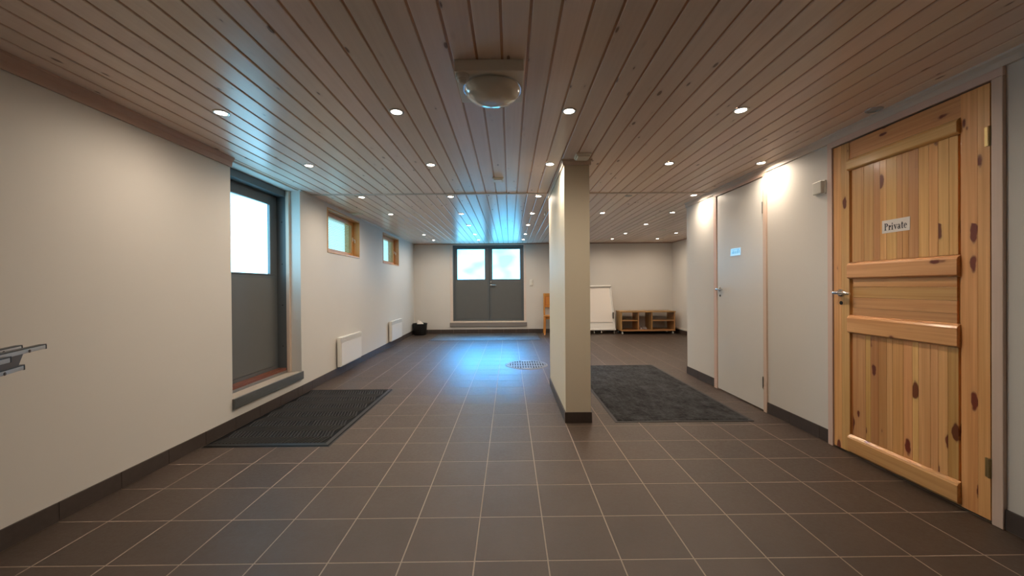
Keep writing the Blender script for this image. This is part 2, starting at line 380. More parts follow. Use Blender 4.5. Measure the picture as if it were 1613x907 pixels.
# ------------------------------------------------------------------ ceiling trims
def trim(n, mb, m, label): return tag(mb.build('trim_%d' % n, m), label, 'trim', kind='structure')
trim(1, MB().prism([(XL, H), (XL + .034, H), (XL + .032, H - .012), (XL + .016, H - .036), (XL + .013, H - .058), (XL + .010, H - .072), (XL, H - .072)], 'y', YF, YD0 + .006), 'crown', 'brown cove moulding above the near left wall')
trim(2, MB().prism([(XR, H), (XR - .030, H), (XR - .028, H - .010), (XR - .014, H - .024), (XR - .012, H - .052), (XR, H - .054)], 'y', YF, YP), 'crown_pale', 'pale cove moulding above the doors on the right')
trim(3, MB().box(lwx(YB), XA, YB - .020, YB, H - .022, H), 'crown', 'thin brown strip above the end wall')
trim(4, MB(LW).box(0, .010, .0, u[0], H - .014, H).box(0, .010, u[1], u[2], H - .014, H).box(0, .010, u[3], LEN, H - .014, H), 'white_paint', 'thin white strip above the windows')
trim(5, MB().box(XA - .015, XA, YP, YB, H - .018, H), 'crown', 'thin brown strip above the alcove wall')
m = MB()
for a, b, c, d in ((PX0 - .022, PX1 + .022, PY0 - .022, PY0), (PX0 - .022, PX0, PY0, PY1), (PX1, PX1 + .022, PY0, PY1)):
    m.box(a, b, c, d, H - .014, H); 
m.box(PX0 - .012, PX1 + .012, PY0 - .012, PY0, H - .045, H - .014).box(PX0 - .012, PX0, PY0, PY1, H - .045, H - .014).box(PX1, PX1 + .012, PY0, PY1, H - .045, H - .014)
trim(6, m, 'crown_pale', 'stepped moulding around the head of the pier')
trim(7, MB().box(XL, XR, 4.283, 4.317, H - .009, H + .004), 'crown_pale', 'wooden batten crossing the ceiling behind the pier')

# ------------------------------------------------------------------ door 1: grey glazed door in the left recess
d1 = empty('door_1', (-2.43, 3.57, .25), 0, 'raised grey door with a frosted upper pane in the left wall', 'door', kind='structure')
XD = -2.43                                   # room-side face of the leaf
b = MB(); b.box(XD - .05, XD, 3.13, 4.04, .29, 1.262).box(XD - .05, XD, 3.13, 3.235, 1.262, 2.065).box(XD - .05, XD, 3.928, 4.04, 1.262, 2.065).box(XD - .05, XD, 3.235, 3.928, 1.985, 2.065)
lf = b.build('leaf', 'grey_paint', d1, .003)
MB().box(XD - .03, XD - .022, 3.23, 3.933, 1.257, 1.99).build('glass_pane', 'frosted_left', lf)
g = MB(); 
for a, q, c, e in ((3.235, 3.928, 1.262, 1.274), (3.235, 3.928, 1.973, 1.985), (3.235, 3.247, 1.274, 1.973), (3.916, 3.928, 1.274, 1.973)): g.box(XD - .022, XD + .006, a, q, c, e)
g.build('glazing_bead', 'grey_paint', lf, .002)
MB().box(XD - .0005, XD + .004, 3.18, 3.99, .33, 1.225).build('lower_panel', 'grey_panel', lf, .0015)
b = MB(); b.box(-2.49, XD - .01, 3.07, 3.13, .27, 2.15).box(-2.49, XD - .01, 4.04, 4.085, .27, 2.15).box(-2.49, XD - .01, 3.07, 4.085, 2.065, 2.15)
b.box(XD - .01, -2.345, 3.07, 3.118, .27, 2.15).box(XD - .01, -2.345, 4.055, 4.085, .27, 2.15).box(XD - .01, -2.345, 3.07, 4.085, 2.082, 2.15)
fr = b.build('frame', 'grey_paint', d1, .002)
m = MB()
for z in (.52, .95, 1.38, 1.82): m.lathe([(.006, 0), (.006, -.0012), (0, -.0012)], (-2.385, 4.0550, z), 10, 'y')
m.build('screw_hole', 'gap_shade', fr)
MB().box(-2.345, -2.312, 4.052, 4.085, .245, H).box(-2.345, -2.312, 3.07, 3.103, .245, H).build('stop_strip', 'casing', d1, .002)
MB().box(XD - .02, -2.352, 3.118, 4.055, .262, .292).build('threshold', 'red_threshold', d1, .003)
MB().box(-2.352, -2.338, 3.07, 4.085, .245, .268).build('threshold_strip', 'aluminium', d1)
MB().box(-2.47, -2.205, 3.07, 4.085, .165, .245).build('ledge', 'ledge', d1)
m = MB(); m.box(-2.21, -2.190, 3.066, 4.089, .168, .248)
for k in range(6): m.box(-2.190, -2.1875, 3.066, 4.089, .173 + k * .0125, .1795 + k * .0125)
m.build('nosing', 'nosing', d1)

# ------------------------------------------------------------------ door 2: grey double door at the far end
d2 = empty('door_2', (-.487, YB + .05, .26), 0, 'grey double door with two frosted square panes in the end wall', 'door', kind='structure')
yf = YB + .055
b = MB().box(BX[0], BX[0] + .066, YB - .004, YB + .10, .262, 2.14).box(BX[1] - .052, BX[1], YB - .004, YB + .10, .262, 2.14).box(BX[0], BX[1], YB - .004, YB + .10, 2.125, 2.15)
b.build('lining', 'crown_pale', d2, .002)
b = MB().box(BX[0] + .066, BX[0] + .098, YB + .02, yf + .06, .27, 2.13).box(BX[1] - .070, BX[1] - .052, YB + .02, yf + .06, .27, 2.13).box(BX[0] + .045, BX[1] - .045, YB + .02, yf + .06, 2.085, 2.13)
b.build('frame', 'grey_paint', d2, .002)
for a, q, g0, g1 in ((-1.341, -.490, -1.265, -.602), (-.484, .330, -.413, .252)):
    b = MB().box(a, q, yf, yf + .045, .287, 1.305).box(a, g0, yf, yf + .045, 1.305, 2.085).box(g1, q, yf, yf + .045, 1.305, 2.085).box(g0, g1, yf, yf + .045, 2.03, 2.085)
    lf = b.build('leaf', 'grey_paint', d2, .003)
    MB().box(g0 - .005, g1 + .005, yf + .012, yf + .02, 1.30, 2.035).build('glass_pane', 'frosted_back', lf)
    MB().box(a + .05, q - .05, yf - .004, yf + .001, .35, 1.25).build('lower_panel', 'grey_panel', lf, .0015)
MB().box(-.505, -.470, yf + .045, yf + .056, .287, 2.085).build('gap_backing', 'grey_paint', d2)  # strip added behind the gap between the leaves to block the sky
hd = MB().lathe([(.026, 0), (.026, -.008), (.012, -.010), (.012, -.045), (0, -.045)], (-.455, yf, 1.16), 16, 'y').tube([(-.455, yf - .042, 1.16), (-.40, yf - .046, 1.158), (-.325, yf - .044, 1.155)], [.012, .011, .009]).build('handle', 'steel', lf, smooth=True)
MB().lathe([(.024, 0), (.024, -.012), (.018, -.022), (0, -.022)], (-.455, yf, 1.232), 16, 'y').build('lock_cylinder', 'steel', lf, smooth=True)
MB().box(BX[0], BX[1], YB - .012, YB + .12, .258, .290).build('threshold', 'crown_pale', d2, .003)
MB().box(BX[0] - .012, BX[1] + .018, YB - .030, YB + .10, .165, .258).build('sill', 'sill_grey', d2, .003)

# ------------------------------------------------------------------ door 3: pine panel door
d3 = empty('door_3', (XR, 2.22, 0), 0, 'knotty varnished pine panel door with a printed paper sign', 'door', kind='structure')
XF = 2.250
y0, y1 = 1.788, 2.657
MB().box(XR + .045, XR + .10, 1.70, 2.74, 0, 2.1).build('lining', 'gap_shade', d3)  # black plate added behind the leaf to block light and darken the gap
for nm, mt, bx in (('jamb', 'casing', (2.664, 2.704, 0, 2.072)), ('jamb', 'casing', (1.737, 1.780, 0, 2.072)), ('head', 'casing_y', (1.737, 2.704, 2.072, 2.113))):
    MB().box(XR - .016, XR + .06, bx[0], bx[1], bx[2], bx[3]).build(nm, mt, d3, .003)
SY = (1.905, 2.535)       # inner edges of the stiles
for a, q in ((y0, 1.836), (1.8363, SY[0]), (SY[1], 2.596), (2.5963, y1)): MB().box(XF, XF + .04, a, q, .012, 2.064).build('stile', 'pine_z', d3, .0012)
def rail(z0, z1, mz0, mz1, slope=True):
    MB().box(XF + .004, XF + .04, SY[0], SY[1], z0, z1).build('rail', 'pine_y', d3)
    p = .020
    MB().prism([(XF + .004, mz0), (XF - p + .004, mz0 + .006), (XF - p, mz0 + .012), (XF - p, mz1 - .022), (XF - p + .006, mz1 - .012), (XF + .004, mz1)], 'y', SY[0] + .001, SY[1] - .001).build('moulding', 'pine_y', d3, .002)
rail(1.885, 2.064, 1.872, 1.955); rail(1.17, 1.26, 1.160, 1.272); rail(.815, .905, .803, .925); rail(.012, .105, .020, .135)
def panel(z0, z1, horizontal=False, seed=1):
    r = random.Random(seed)
    p = MB().box(XF + .018, XF + .03, SY[0], SY[1], z0, z1).build('panel', 'pine_z', d3)
    if horizontal:
        zs = [z0 + .004]
        while zs[-1] < z1 - .06: zs.append(zs[-1] + r.uniform(.045, .075))
        zs[-1] = z1 - .004
        for a, q in zip(zs, zs[1:]): MB().box(XF + .006, XF + .02, SY[0] + .022, SY[1] - .022, a + .0004, q - .0004).build('plank', 'pine_y', p, .0012)
    else:
        ys = [SY[0] + .016]
        while ys[-1] < SY[1] - .08: ys.append(ys[-1] + r.uniform(.032, .066))
        ys[-1] = SY[1] - .016
        for a, q in zip(ys, ys[1:]): MB().box(XF + .006, XF + .02, a + .0004, q - .0004, z0 + .012, z1 - .012).build('plank', 'pine_z', p, .0016)
panel(1.26, 1.885, seed=3); panel(.905, 1.17, True, 5); panel(.105, .815, seed=9)
for z in (1.815, .258):
    MB().box(XF - .004, XF + .004, 1.776, 1.806, z - .045, z + .045).tube([(XF - .006, 1.786, z - .045), (XF - .006, 1.786, z + .045)], .007, 10).build('hinge', 'brass', d3)
def lever(parent, x, y, z, s=1, dy=-1):
    MB().lathe([(.026 * s, 0), (.026 * s, -.007), (.021 * s, -.012), (.011 * s, -.013), (.011 * s, -.045), (0, -.045)], (x, y, z), 20, 'x').tube([(x - .042, y - dy * .01, z), (x - .046, y + dy * .03, z + .002), (x - .044, y + dy * .075, z), (x - .040, y + dy * .11, z - .004)], [.012, .013, .011, .008], 12).build('handle', 'chrome', parent, smooth=True)
    MB().lathe([(.013 * s, 0), (.013 * s, -.0015), (0, -.0015)], (x, y, z - .068), 16, 'x').build('keyhole', 'gap_shade', parent)
lever(d3, XF, 2.598, 1.068)

# ------------------------------------------------------------------ door 4: flush white door
d4 = empty('door_4', (XR, 3.783, 0), 0, 'flush white door with a small laminated notice', 'door', kind='structure')
MB().box(XR + .045, XR + .10, 3.34, 4.22, 0, 2.1).build('lining', 'gap_shade', d4)  # added backing behind the white leaf: stops light, gap shade in its colour
for nm, mt, bx in (('jamb', 'casing', (4.166, 4.224, 0, 2.085)), ('jamb', 'casing', (3.357, 3.400, 0, 2.085)), ('head', 'casing_y', (3.357, 4.224, 2.085, 2.113))):
    MB().box(XR - .014, XR + .06, bx[0], bx[1], bx[2], bx[3]).build(nm, mt, d4, .003)
MB().box(XR - .006, XR + .034, 3.407, 4.160, .012, 2.079).build('leaf', 'white_paint', d4, .002)
for z in (1.81, .256):
    MB().box(XR - .012, XR + .002, 3.396, 3.418, z - .05, z + .05).tube([(XR - .012, 3.403, z - .05), (XR - .012, 3.403, z + .05)], .008, 10).build('hinge', 'steel', d4)
lever(d4, XR - .006, 4.108, 1.080, .9, -1)

# ------------------------------------------------------------------ notices
def arc(cx, cy, rx, ry, a0, a1, ix, iy, n=12):
    P = []
    for k in range(n):
        A, B = [math.radians(a0 + (a1 - a0) * q / n) for q in (k, k + 1)]
        P.append([(cx + rx * math.cos(A), cy + ry * math.sin(A)), (cx + rx * math.cos(B), cy + ry * math.sin(B)), (cx + ix * math.cos(B), cy + iy * math.sin(B)), (cx + ix * math.cos(A), cy + iy * math.sin(A))])
    return P
def R(x0, y0, x1, y1): return [(x0, y0), (x1, y0), (x1, y1), (x0, y1)]
GL = {
 'P': ([R(.08, 0, .27, 1), R(0, 0, .38, .07), R(0, .93, .3, 1)] + arc(.30, .745, .34, .255, -90, 90, .14, .18), .70),
 'r': ([R(.08, 0, .26, .68), R(0, 0, .36, .06), R(0, .62, .2, .68)] + arc(.36, .52, .10, .14, 0, 360, .0, .0), .50),
 'i': ([R(.08, 0, .26, .68), R(0, 0, .34, .06), R(0, .62, .2, .68)] + arc(.17, .88, .10, .10, 0, 360, 0, 0), .39),
 'v': ([[(.04, .66), (.24, .66), (.40, .14), (.31, 0)], [(.47, .66), (.55, .66), (.36, 0), (.30, 0)], R(0, .61, .30, .68), R(.40, .61, .62, .68)], .64),
 'a': ([R(.30, .04, .47, .48), R(.44, 0, .56, .07)] + arc(.21, .20, .21, .21, 0, 360, .07, .12) + arc(.25, .47, .22, .21, 0, 170, .07, .14), .58),
 't': ([R(.10, .10, .28, .90), R(0, .61, .42, .68), R(.14, 0, .36, .10)] , .45),
 'e': (arc(.26, .33, .26, .35, 0, 315, .10, .28) + [R(.09, .33, .50, .40)], .55)}
def write(text, x, yc, zc, cap, wsc, tilt=0):
    tot = sum(GL[c][1] for c in text) ; m = MB(); pen = -tot / 2
    for c in text:
        for poly in GL[c][0]:
            pts = [(x, yc - (pen + p[0]) * cap * wsc, zc + (p[1] - .4) * cap) for p in poly]
            m.add(pts, [tuple(range(len(pts)))])
        pen += GL[c][1]
    return m
sg = tag(MB().box(2.2535, 2.2549, 2.152, 2.314, 1.430, 1.506).build('paper_sign', 'paper', at=(2.2545, 2.233, 1.43)), 'white paper sign reading Private on the pine door', 'sign')
write('Private', 2.2530, 2.233, 1.462, .042, .83).build('lettering', 'ink', sg)
sn = tag(MB().box(2.2515, 2.2535, 3.735, 3.905, 1.418, 1.492).build('laminated_notice', 'label_film', at=(2.252, 3.82, 1.42)), 'glossy laminated notice reflecting daylight on the white door', 'sign')
m = MB(); r = random.Random(4); yy = 3.885
while yy > 3.76:
    q = r.uniform(.006, .010); m.box(2.2512, 2.2516, yy - q, yy, 1.438, r.choice((1.462, 1.468, 1.475))); yy -= q + r.uniform(.005, .009)
m.box(2.2512, 2.2516, 3.76, 3.885, 1.474, 1.479)
m.build('faded_print', 'ink_blue', sn)

# ------------------------------------------------------------------ windows with pine linings and blinds
def window(n, ya, yb, label):
    ua, ub = (ya - YD1) / math.cos(ANG), (yb - YD1) / math.cos(ANG)
    c = LW @ Vector((0, (ua + ub) / 2, WZ[0]))
    e = empty('window_%d' % n, c, ANG, label, 'window', kind='structure')
    z0, z1 = WZ; t = .022
    MB(LW).box(-.21, .006, ub - t, ub, z0, z1).box(-.21, .006, ua, ua + t, z0, z1).box(-.21, .006, ua, ub, z1 - t, z1).box(-.21, .006, ua, ub, z0, z0 + t).build('lining', 'window_pine', e, .002)
    a, b_, p, q = ua + t, ub - t, z0 + t, z1 - t; s = .050
    sa = MB(LW).box(-.130, -.085, a, a + s, p, q).box(-.130, -.085, b_ - s, b_, p, q).box(-.130, -.085, a + s, b_ - s, p, p + s).box(-.130, -.085, a + s, b_ - s, q - s, q).build('sash', 'window_pine', e, .003)
    MB(LW).box(-.112, -.106, a + s - .004, b_ - s + .004, p + s - .004, q - s + .004).build('glass_pane', 'clear_glass', sa)
    MB(LW).box(-.086, -.074, b_ - .032, b_ - .018, (p + q) / 2 - .03, (p + q) / 2 + .03).tube([LW.inverted() @ (LW @ Vector((-.074, b_ - .025, (p + q) / 2))), Vector((-.05, b_ - .025, (p + q) / 2 - .005)), Vector((-.048, b_ - .025, (p + q) / 2 - .05))], .006, 8).build('catch', 'white_plastic', sa)
    m = MB(LW); nz = 18; hz = (q - p - 2 * s) / nz
    for k in range(nz):
        z = p + s + (k + .5) * hz
        m.add([(-.152, a, z - .001), (-.134, a, z), (-.134, b_, z), (-.152, b_, z - .001), (-.152, a, z), (-.134, a, z + .001), (-.134, b_, z + .001), (-.152, b_, z)],
              [(0, 3, 2, 1), (4, 5, 6, 7), (0, 1, 5, 4), (1, 2, 6, 5), (2, 3, 7, 6), (3, 0, 4, 7)])
    for yy in (a + .2, b_ - .2): m.box(-.144, -.142, yy, yy + .002, p + s, q - s)
    tag(m.build('blind', 'blind', e), kind='stuff')
window(1, *W1, 'small pine framed window with blinds nearer the grey door')
window(2, *W2, 'small pine framed window with blinds nearer the far corner')

# ------------------------------------------------------------------ downlights
RING = MB().lathe([(.031, .001), (.031, -.004), (.036, -.006), (.042, -.004), (.043, .001)], n=28, ring=True).mesh('ring', smooth=True); RING.materials.append(MAT['steel'])
LAMP = MB().lathe([(0, .0005), (.031, .0005), (.030, -.0015), (.018, -.003), (0, -.0035)], n=20).mesh('lamp', smooth=True)
LAMP.materials.append(MAT['lamp_glow'])
LAMP_OFF = LAMP.copy(); LAMP_OFF.materials.clear(); LAMP_OFF.materials.append(MAT['steel'])
SD = bpy.data.lights.new('halogen', 'SPOT'); SD.energy = SPOT_W; SD.color = WARM; SD.spot_size = math.radians(177); SD.spot_blend = 1; SD.shadow_soft_size = .03
def downlight(x, y, label, lit=True):
    e = empty('downlight', (x, y, H), 0, label, 'downlight', 'recessed ceiling downlights')
    for nm, me in (('ring', RING), ('lamp', LAMP if lit else LAMP_OFF)):
        o = bpy.data.objects.new(nm, me); C.objects.link(o); o.parent = e
    if lit:
        o = bpy.data.objects.new('lamp_light', SD); C.objects.link(o); o.parent = e; o.location = (0, 0, -.012)
COLN = {-1.69: 'over the left side', -.67: 'left of the middle', .34: 'right of the middle', 1.36: 'right of the pier', 2.15: 'by the right wall'}
rows = [(2.28, 'in the nearest row', [(-1.69, 'leftmost'), (-.66, 'second from the left'), (.36, 'third from the left'), (1.38, 'fourth from the left')]),
        (3.27, 'in the second row from the viewer', [(-1.69, 'leftmost'), (-.66, 'second from the left'), (.35, 'third from the left'), (1.365, 'fourth from the left'), (2.15, 'rightmost by the wall')]),
        (4.43, 'just behind the ceiling batten', [(-1.69, 'leftmost'), (-.67, 'second from the left'), (.34, 'third from the left, beside the pier'), (2.13, 'rightmost, above the white door')]),
        (5.48, 'in the row over the drain', [(-1.68, 'leftmost'), (-.68, 'second from the left'), (.33, 'middle one'), (1.33, 'fourth from the left'), (2.33, 'rightmost')]),
        (6.515, 'in the third row from the far wall', [(-.68, 'leftmost'), (.32, 'second from the left'), (1.32, 'third from the left'), (2.32, 'rightmost')]),
        (7.64, 'in the second row from the far wall', [(-1.69, 'leftmost'), (-.68, 'second from the left'), (.32, 'middle one'), (2.31, 'second from the right'), (3.32, 'rightmost')]),
        (8.55, 'in the row nearest the far wall', [(-1.68, 'leftmost'), (-.68, 'second from the left'), (.31, 'middle one'), (2.29, 'second from the right'), (3.30, 'rightmost, over the low shelf')])]
for y, rn, ls in rows:
    for x, ln in ls: downlight(x, y, 'lit ceiling downlight %s, %s' % (rn, ln))
downlight(2.18, 2.285, 'unlit ceiling downlight above the pine door', False)
downlight(1.38, 4.44, 'unlit ceiling downlight between the pier and the white door', False)

# ------------------------------------------------------------------ dome lamp on the ceiling
e = empty('ceiling_lamp', (-.087, 1.91, H), 0, 'square cream ceiling lamp with an opal glass dome and a corner sensor', 'ceiling lamp')
lx0, lx1, ly0, ly1, hb = -.246, .073, 1.757, 2.062, .054
MB().box(lx0, lx1, ly0, ly1, H - hb, H).build('base', 'cream_plastic', e, .004)
cx, cy = (lx0 + lx1) / 2 + .008, (ly0 + ly1) / 2 + .012
dm = [(.138, 0), (.138, -.008), (.130, -.028), (.110, -.046), (.080, -.060), (.042, -.068), (0, -.071)]
MB().lathe(dm, (cx, cy, H - hb), 40).build('dome', 'opal', e, smooth=True)
MB().lathe([(.136, .0), (.1445, .0), (.1445, -.006), (.136, -.006)], (cx, cy, H - hb), 40, ring=True).build('dome_rim', 'chrome', e, smooth=True)
MB().lathe([(.031, 0), (.031, -.016), (.026, -.021), (.021, -.022), (.021, -.030), (.014, -.040), (0, -.044)], (lx0 + .034, ly0 + .034, H - hb), 24).build('sensor', 'white_plastic', e, smooth=True)

# ------------------------------------------------------------------ small ceiling and wall fittings
def fitting(name, x0, x1, y0, y1, dz, label, cat, m='cream_plastic'):
    e = empty(name, ((x0 + x1) / 2, (y0 + y1) / 2, H), 0, label, cat)
    MB().box(x0, x1, y0, y1, H - dz * .6, H).build('base', m, e, .003)
    q = .012; MB().box(x0 + q, x1 - q, y0 + q, y1 - q, H - dz, H - dz * .55).build('cover', m, e, .004)
fitting('ceiling_vent', -.155, -.052, 3.655, 3.775, .022, 'small cream vent box on the ceiling in front of the batten', 'vent')
fitting('junction_box', .527, .645, 2.99, 3.115, .030, 'cream junction box on the ceiling at the head of the pier', 'junction box')
fitting('air_valve', -2.20, -2.06, 5.33, 5.45, .018, 'pale plate on the ceiling above the first window', 'vent')
fitting('ceiling_plate', 2.82, 2.93, 7.14, 7.26, .014, 'small pale plate on the ceiling in the alcove', 'vent')
m = MB().tube([(.505, 5.35, H), (.505, 5.35, H - .03), (.50, 5.33, H - .05), (.48, 5.22, H - .035), (.485, 5.10, H - .002)], .005, 6)
c = tag(m.build('loose_cable', 'white_plastic', at=(.505, 5.35, H)), 'short loose cable end hanging from the ceiling beside the pier', 'cable')
MB().lathe([(.0, .0), (.016, .0), (.016, -.02), (.010, -.03), (0, -.03)], (.505, 5.36, H - .028), 10).build('connector', 'white_plastic', c, smooth=True)
e = empty('wall_sensor', (XR, 2.77, 1.82), 0, 'small white box mounted high between the white door and the pine door', 'sensor')
MB().box(XR - .010, XR, 2.728, 2.818, 1.772, 1.872).build('back_plate', 'white_plastic', e, .002)
MB().box(XR - .036, XR - .008, 2.733, 2.813, 1.777, 1.867).build('cover', 'white_plastic', e, .006)
e = empty('light_switch', (.522, YB, 1.213), 0, 'double white light switch beside the double door', 'switch')
MB().box(.482, .562, YB - .010, YB, 1.137, 1.288).build('plate', 'white_plastic', e, .002)
for z in (1.148, 1.217): MB().box(.493, .551, YB - .016, YB - .009, z, z + .060).build('rocker', 'white_plastic', e, .003)

# ------------------------------------------------------------------ panel heaters on the left wall
def heater(ya, yb, label):
    ua, ub = (ya - YD1) / math.cos(ANG), (yb - YD1) / math.cos(ANG)
    e = empty('panel_heater', LW @ Vector((0, (ua + ub) / 2, .115)), ANG, label, 'heater', 'electric panel heaters on the left wall')
    z0, z1, n0, n1 = .115, .49, .022, .074
    MB(LW).box(n0, n1 - .008, ua, ub, z0, z1 - .012).build('body', 'white_enamel', e, .004)
    MB(LW).box(n1 - .008, n1, ua + .012, ub - .002, z0 + .012, z1 - .072).build('front_panel', 'white_enamel', e, .004)
    m = MB(LW)
    for k in range(5):
        z = z1 - .066 + k * .0125
        m.prism([(n1 - .010, z), (n1 + .002, z - .003), (n1 + .002, z + .002), (n1 - .010, z + .006)], 'y', ua + .006, ub - .002)
    m.build('louvre', 'white_enamel', e)
    MB(LW).box(n0, n1 + .003, ua, ub, z1 - .012, z1).build('top_cap', 'white_enamel', e, .003)
    for yy in (ua + .1, ub - .12): MB(LW).box(0, n0, yy, yy + .02, z0 + .05, z1 - .06).build('bracket', 'steel', e)
heater(4.915, 5.625, 'white electric panel heater nearer the grey door')
heater(7.165, 7.90, 'white electric panel heater nearer the far corner')

# ------------------------------------------------------------------ mats
mx0, mx1, my0, my1 = XL + .013, -1.291, 2.735, 4.255
e = empty('rubber_mat', ((mx0 + mx1) / 2, (my0 + my1) / 2, 0), 0, 'black ribbed rubber mat on the tiles below the grey door', 'mat')
MB().box(mx0 + .01, mx1 - .01, my0 + .01, my1 - .01, 0, .005).build('base', 'rubber', e)
m = MB(); wd = .045
for P in ([(mx0, my0), (mx1, my0), (mx1 - wd, my0 + wd), (mx0 + wd * .4, my0 + wd)], [(mx1, my0), (mx1, my1), (mx1 - wd, my1 - wd), (mx1 - wd, my0 + wd)],
          [(mx1, my1), (mx0, my1), (mx0 + wd * .4, my1 - wd), (mx1 - wd, my1 - wd)], [(mx0, my1), (mx0, my0), (mx0 + wd * .4, my0 + wd), (mx0 + wd * .4, my1 - wd)]):
    m.add([(P[0][0], P[0][1], 0), (P[1][0], P[1][1], 0), (P[2][0], P[2][1], .011), (P[3][0], P[3][1], .011), (P[2][0], P[2][1], 0), (P[3][0], P[3][1], 0)], [(0, 1, 2, 3), (3, 2, 4, 5)])
m.build('border', 'rubber_edge', e)
m = MB(); px_ = .0255; seg = .115; amp = .030; hw = .0062
x = mx0 + .0
while x < mx1 + amp:
    ys = my0 + wd + .004; k = 0
    while ys < my1 - wd - .01:
        ye = min(ys + seg, my1 - wd - .004); fr_ = (ye - ys) / seg
        xa = x - (amp if k % 2 == 0 else 0); xb = xa + (amp * fr_ if k % 2 == 0 else -amp * fr_)
        lo, hi = mx0 + wd * .4 + .006, mx1 - wd - .006
        if k % 2 == 1: xa = x; xb = x - amp * fr_
        if lo < xa < hi and lo < xb < hi:
            m.add([(xa - hw, ys, .005), (xa + hw, ys, .005), (xa - .004, ys, .0125), (xa + .004, ys, .0125), (xb - hw, ye, .005), (xb + hw, ye, .005), (xb - .004, ye, .0125), (xb + .004, ye, .0125)], [(0, 2, 6, 4), (2, 3, 7, 6), (3, 1, 5, 7), (0, 1, 3, 2), (4, 6, 7, 5)])
        ys = ye; k += 1
    x += px_
tag(m.build('rib_pattern', 'rubber_rib', e), kind='stuff')
def carpet(name, x0, x1, y0, y1, label, m, h=.010, ed=.022):
    e = empty(name, ((x0 + x1) / 2, (y0 + y1) / 2, 0), 0, label, 'mat')
    MB().box(x0, x1, y0, y1, 0, .004).build('edging', 'rubber_edge', e, .002)
    nx, ny = 60, 110; r = random.Random(3); vs, fs = [], []
    for j in range(ny + 1):
        for i in range(nx + 1):
            ed_ = i in (0, nx) or j in (0, ny)
            vs.append((x0 + ed + (x1 - x0 - 2 * ed) * i / nx, y0 + ed + (y1 - y0 - 2 * ed) * j / ny, .003 if ed_ else h + r.uniform(-.0016, .0016)))
    for j in range(ny):
        for i in range(nx): a = j * (nx + 1) + i; fs.append((a, a + 1, a + nx + 2, a + nx + 1))
    tag(MB().add(vs, fs).build('pile', m, e, smooth=False), kind='stuff')
carpet('entrance_mat', .862, 2.012, 3.158, 5.43, 'large charcoal carpet mat between the pier and the white door', 'carpet')
carpet('door_mat', -1.715, .665, 8.05, 9.25, 'long dark mat lying in front of the double door', 'carpet_back', .006, .015)

# ------------------------------------------------------------------ floor drain
dc = (.235, 5.515); dr = .305
e = empty('floor_drain', (*dc, 0), 0, 'round steel drain cover with slotted grate let into the tiles', 'drain')
MB().lathe([(0, .0012), (dr - .02, .0012)], (*dc, 0), 48).build('pit_shade_disc', 'gap_shade', e)  # flat black disc on the tiles, the drain's inner shade put into colour
MB().lathe([(dr - .035, .001), (dr - .035, .007), (dr - .012, .009), (dr, .001)], (*dc, 0), 48, ring=True).build('rim', 'drain_steel', e, smooth=True)
m = MB(); ri = dr - .03
for k in range(-7, 8):
    x = k * .036 ; L = math.sqrt(max(0, ri * ri - (abs(x) + .008) ** 2))
    if L > .02: m.box(dc[0] + x - .009, dc[0] + x + .009, dc[1] - L, dc[1] + L, .002, .006)
for y, hw in ((-.1, .026), (.09, .026), (-.245, .03), (.245, .03)):
    L = math.sqrt(max(0, ri * ri - (abs(y) + hw) ** 2)) if abs(y) + hw < ri else .06
    m.box(dc[0] - L, dc[0] + L, dc[1] + y - hw, dc[1] + y + hw, .002, .0065)
m.build('grate', 'drain_steel', e)

# ------------------------------------------------------------------ waste basket
e = empty('waste_basket', (-2.125, 9.10, 0), 0, 'black waste basket holding crumpled paper in the far left corner', 'basket')
bc = (-2.125, 9.10, 0)
MB().lathe([(.142, 0), (.145, .004), (.166, .255), (.160, .255), (.138, .012), (0, .012)], bc, 36).build('body', 'basket', e, smooth=True)
MB().lathe([(.158, .252), (.172, .252), (.175, .262), (.170, .270), (.158, .268)], bc, 36, ring=True).build('rim', 'basket', e, smooth=True)
pp = tag(MB().add([(-2.19, 9.05, .24), (-2.05, 9.03, .245), (-2.03, 9.12, .25), (-2.16, 9.15, .25), (-2.165, 9.06, .355), (-2.10, 9.08, .325), (-2.135, 9.12, .33), (-2.06, 9.06, .285), (-2.185, 9.11, .31)],
    [(0, 1, 7), (0, 7, 5), (0, 5, 4), (1, 2, 7), (7, 2, 6), (7, 6, 5), (2, 3, 6), (3, 8, 6), (3, 0, 8), (0, 4, 8), (8, 4, 6), (4, 5, 6), (0, 3, 2, 1)]).build('crumpled_paper', 'paper', at=(-2.12, 9.09, .24)), 'crumpled white paper sticking out of the black basket', 'paper')

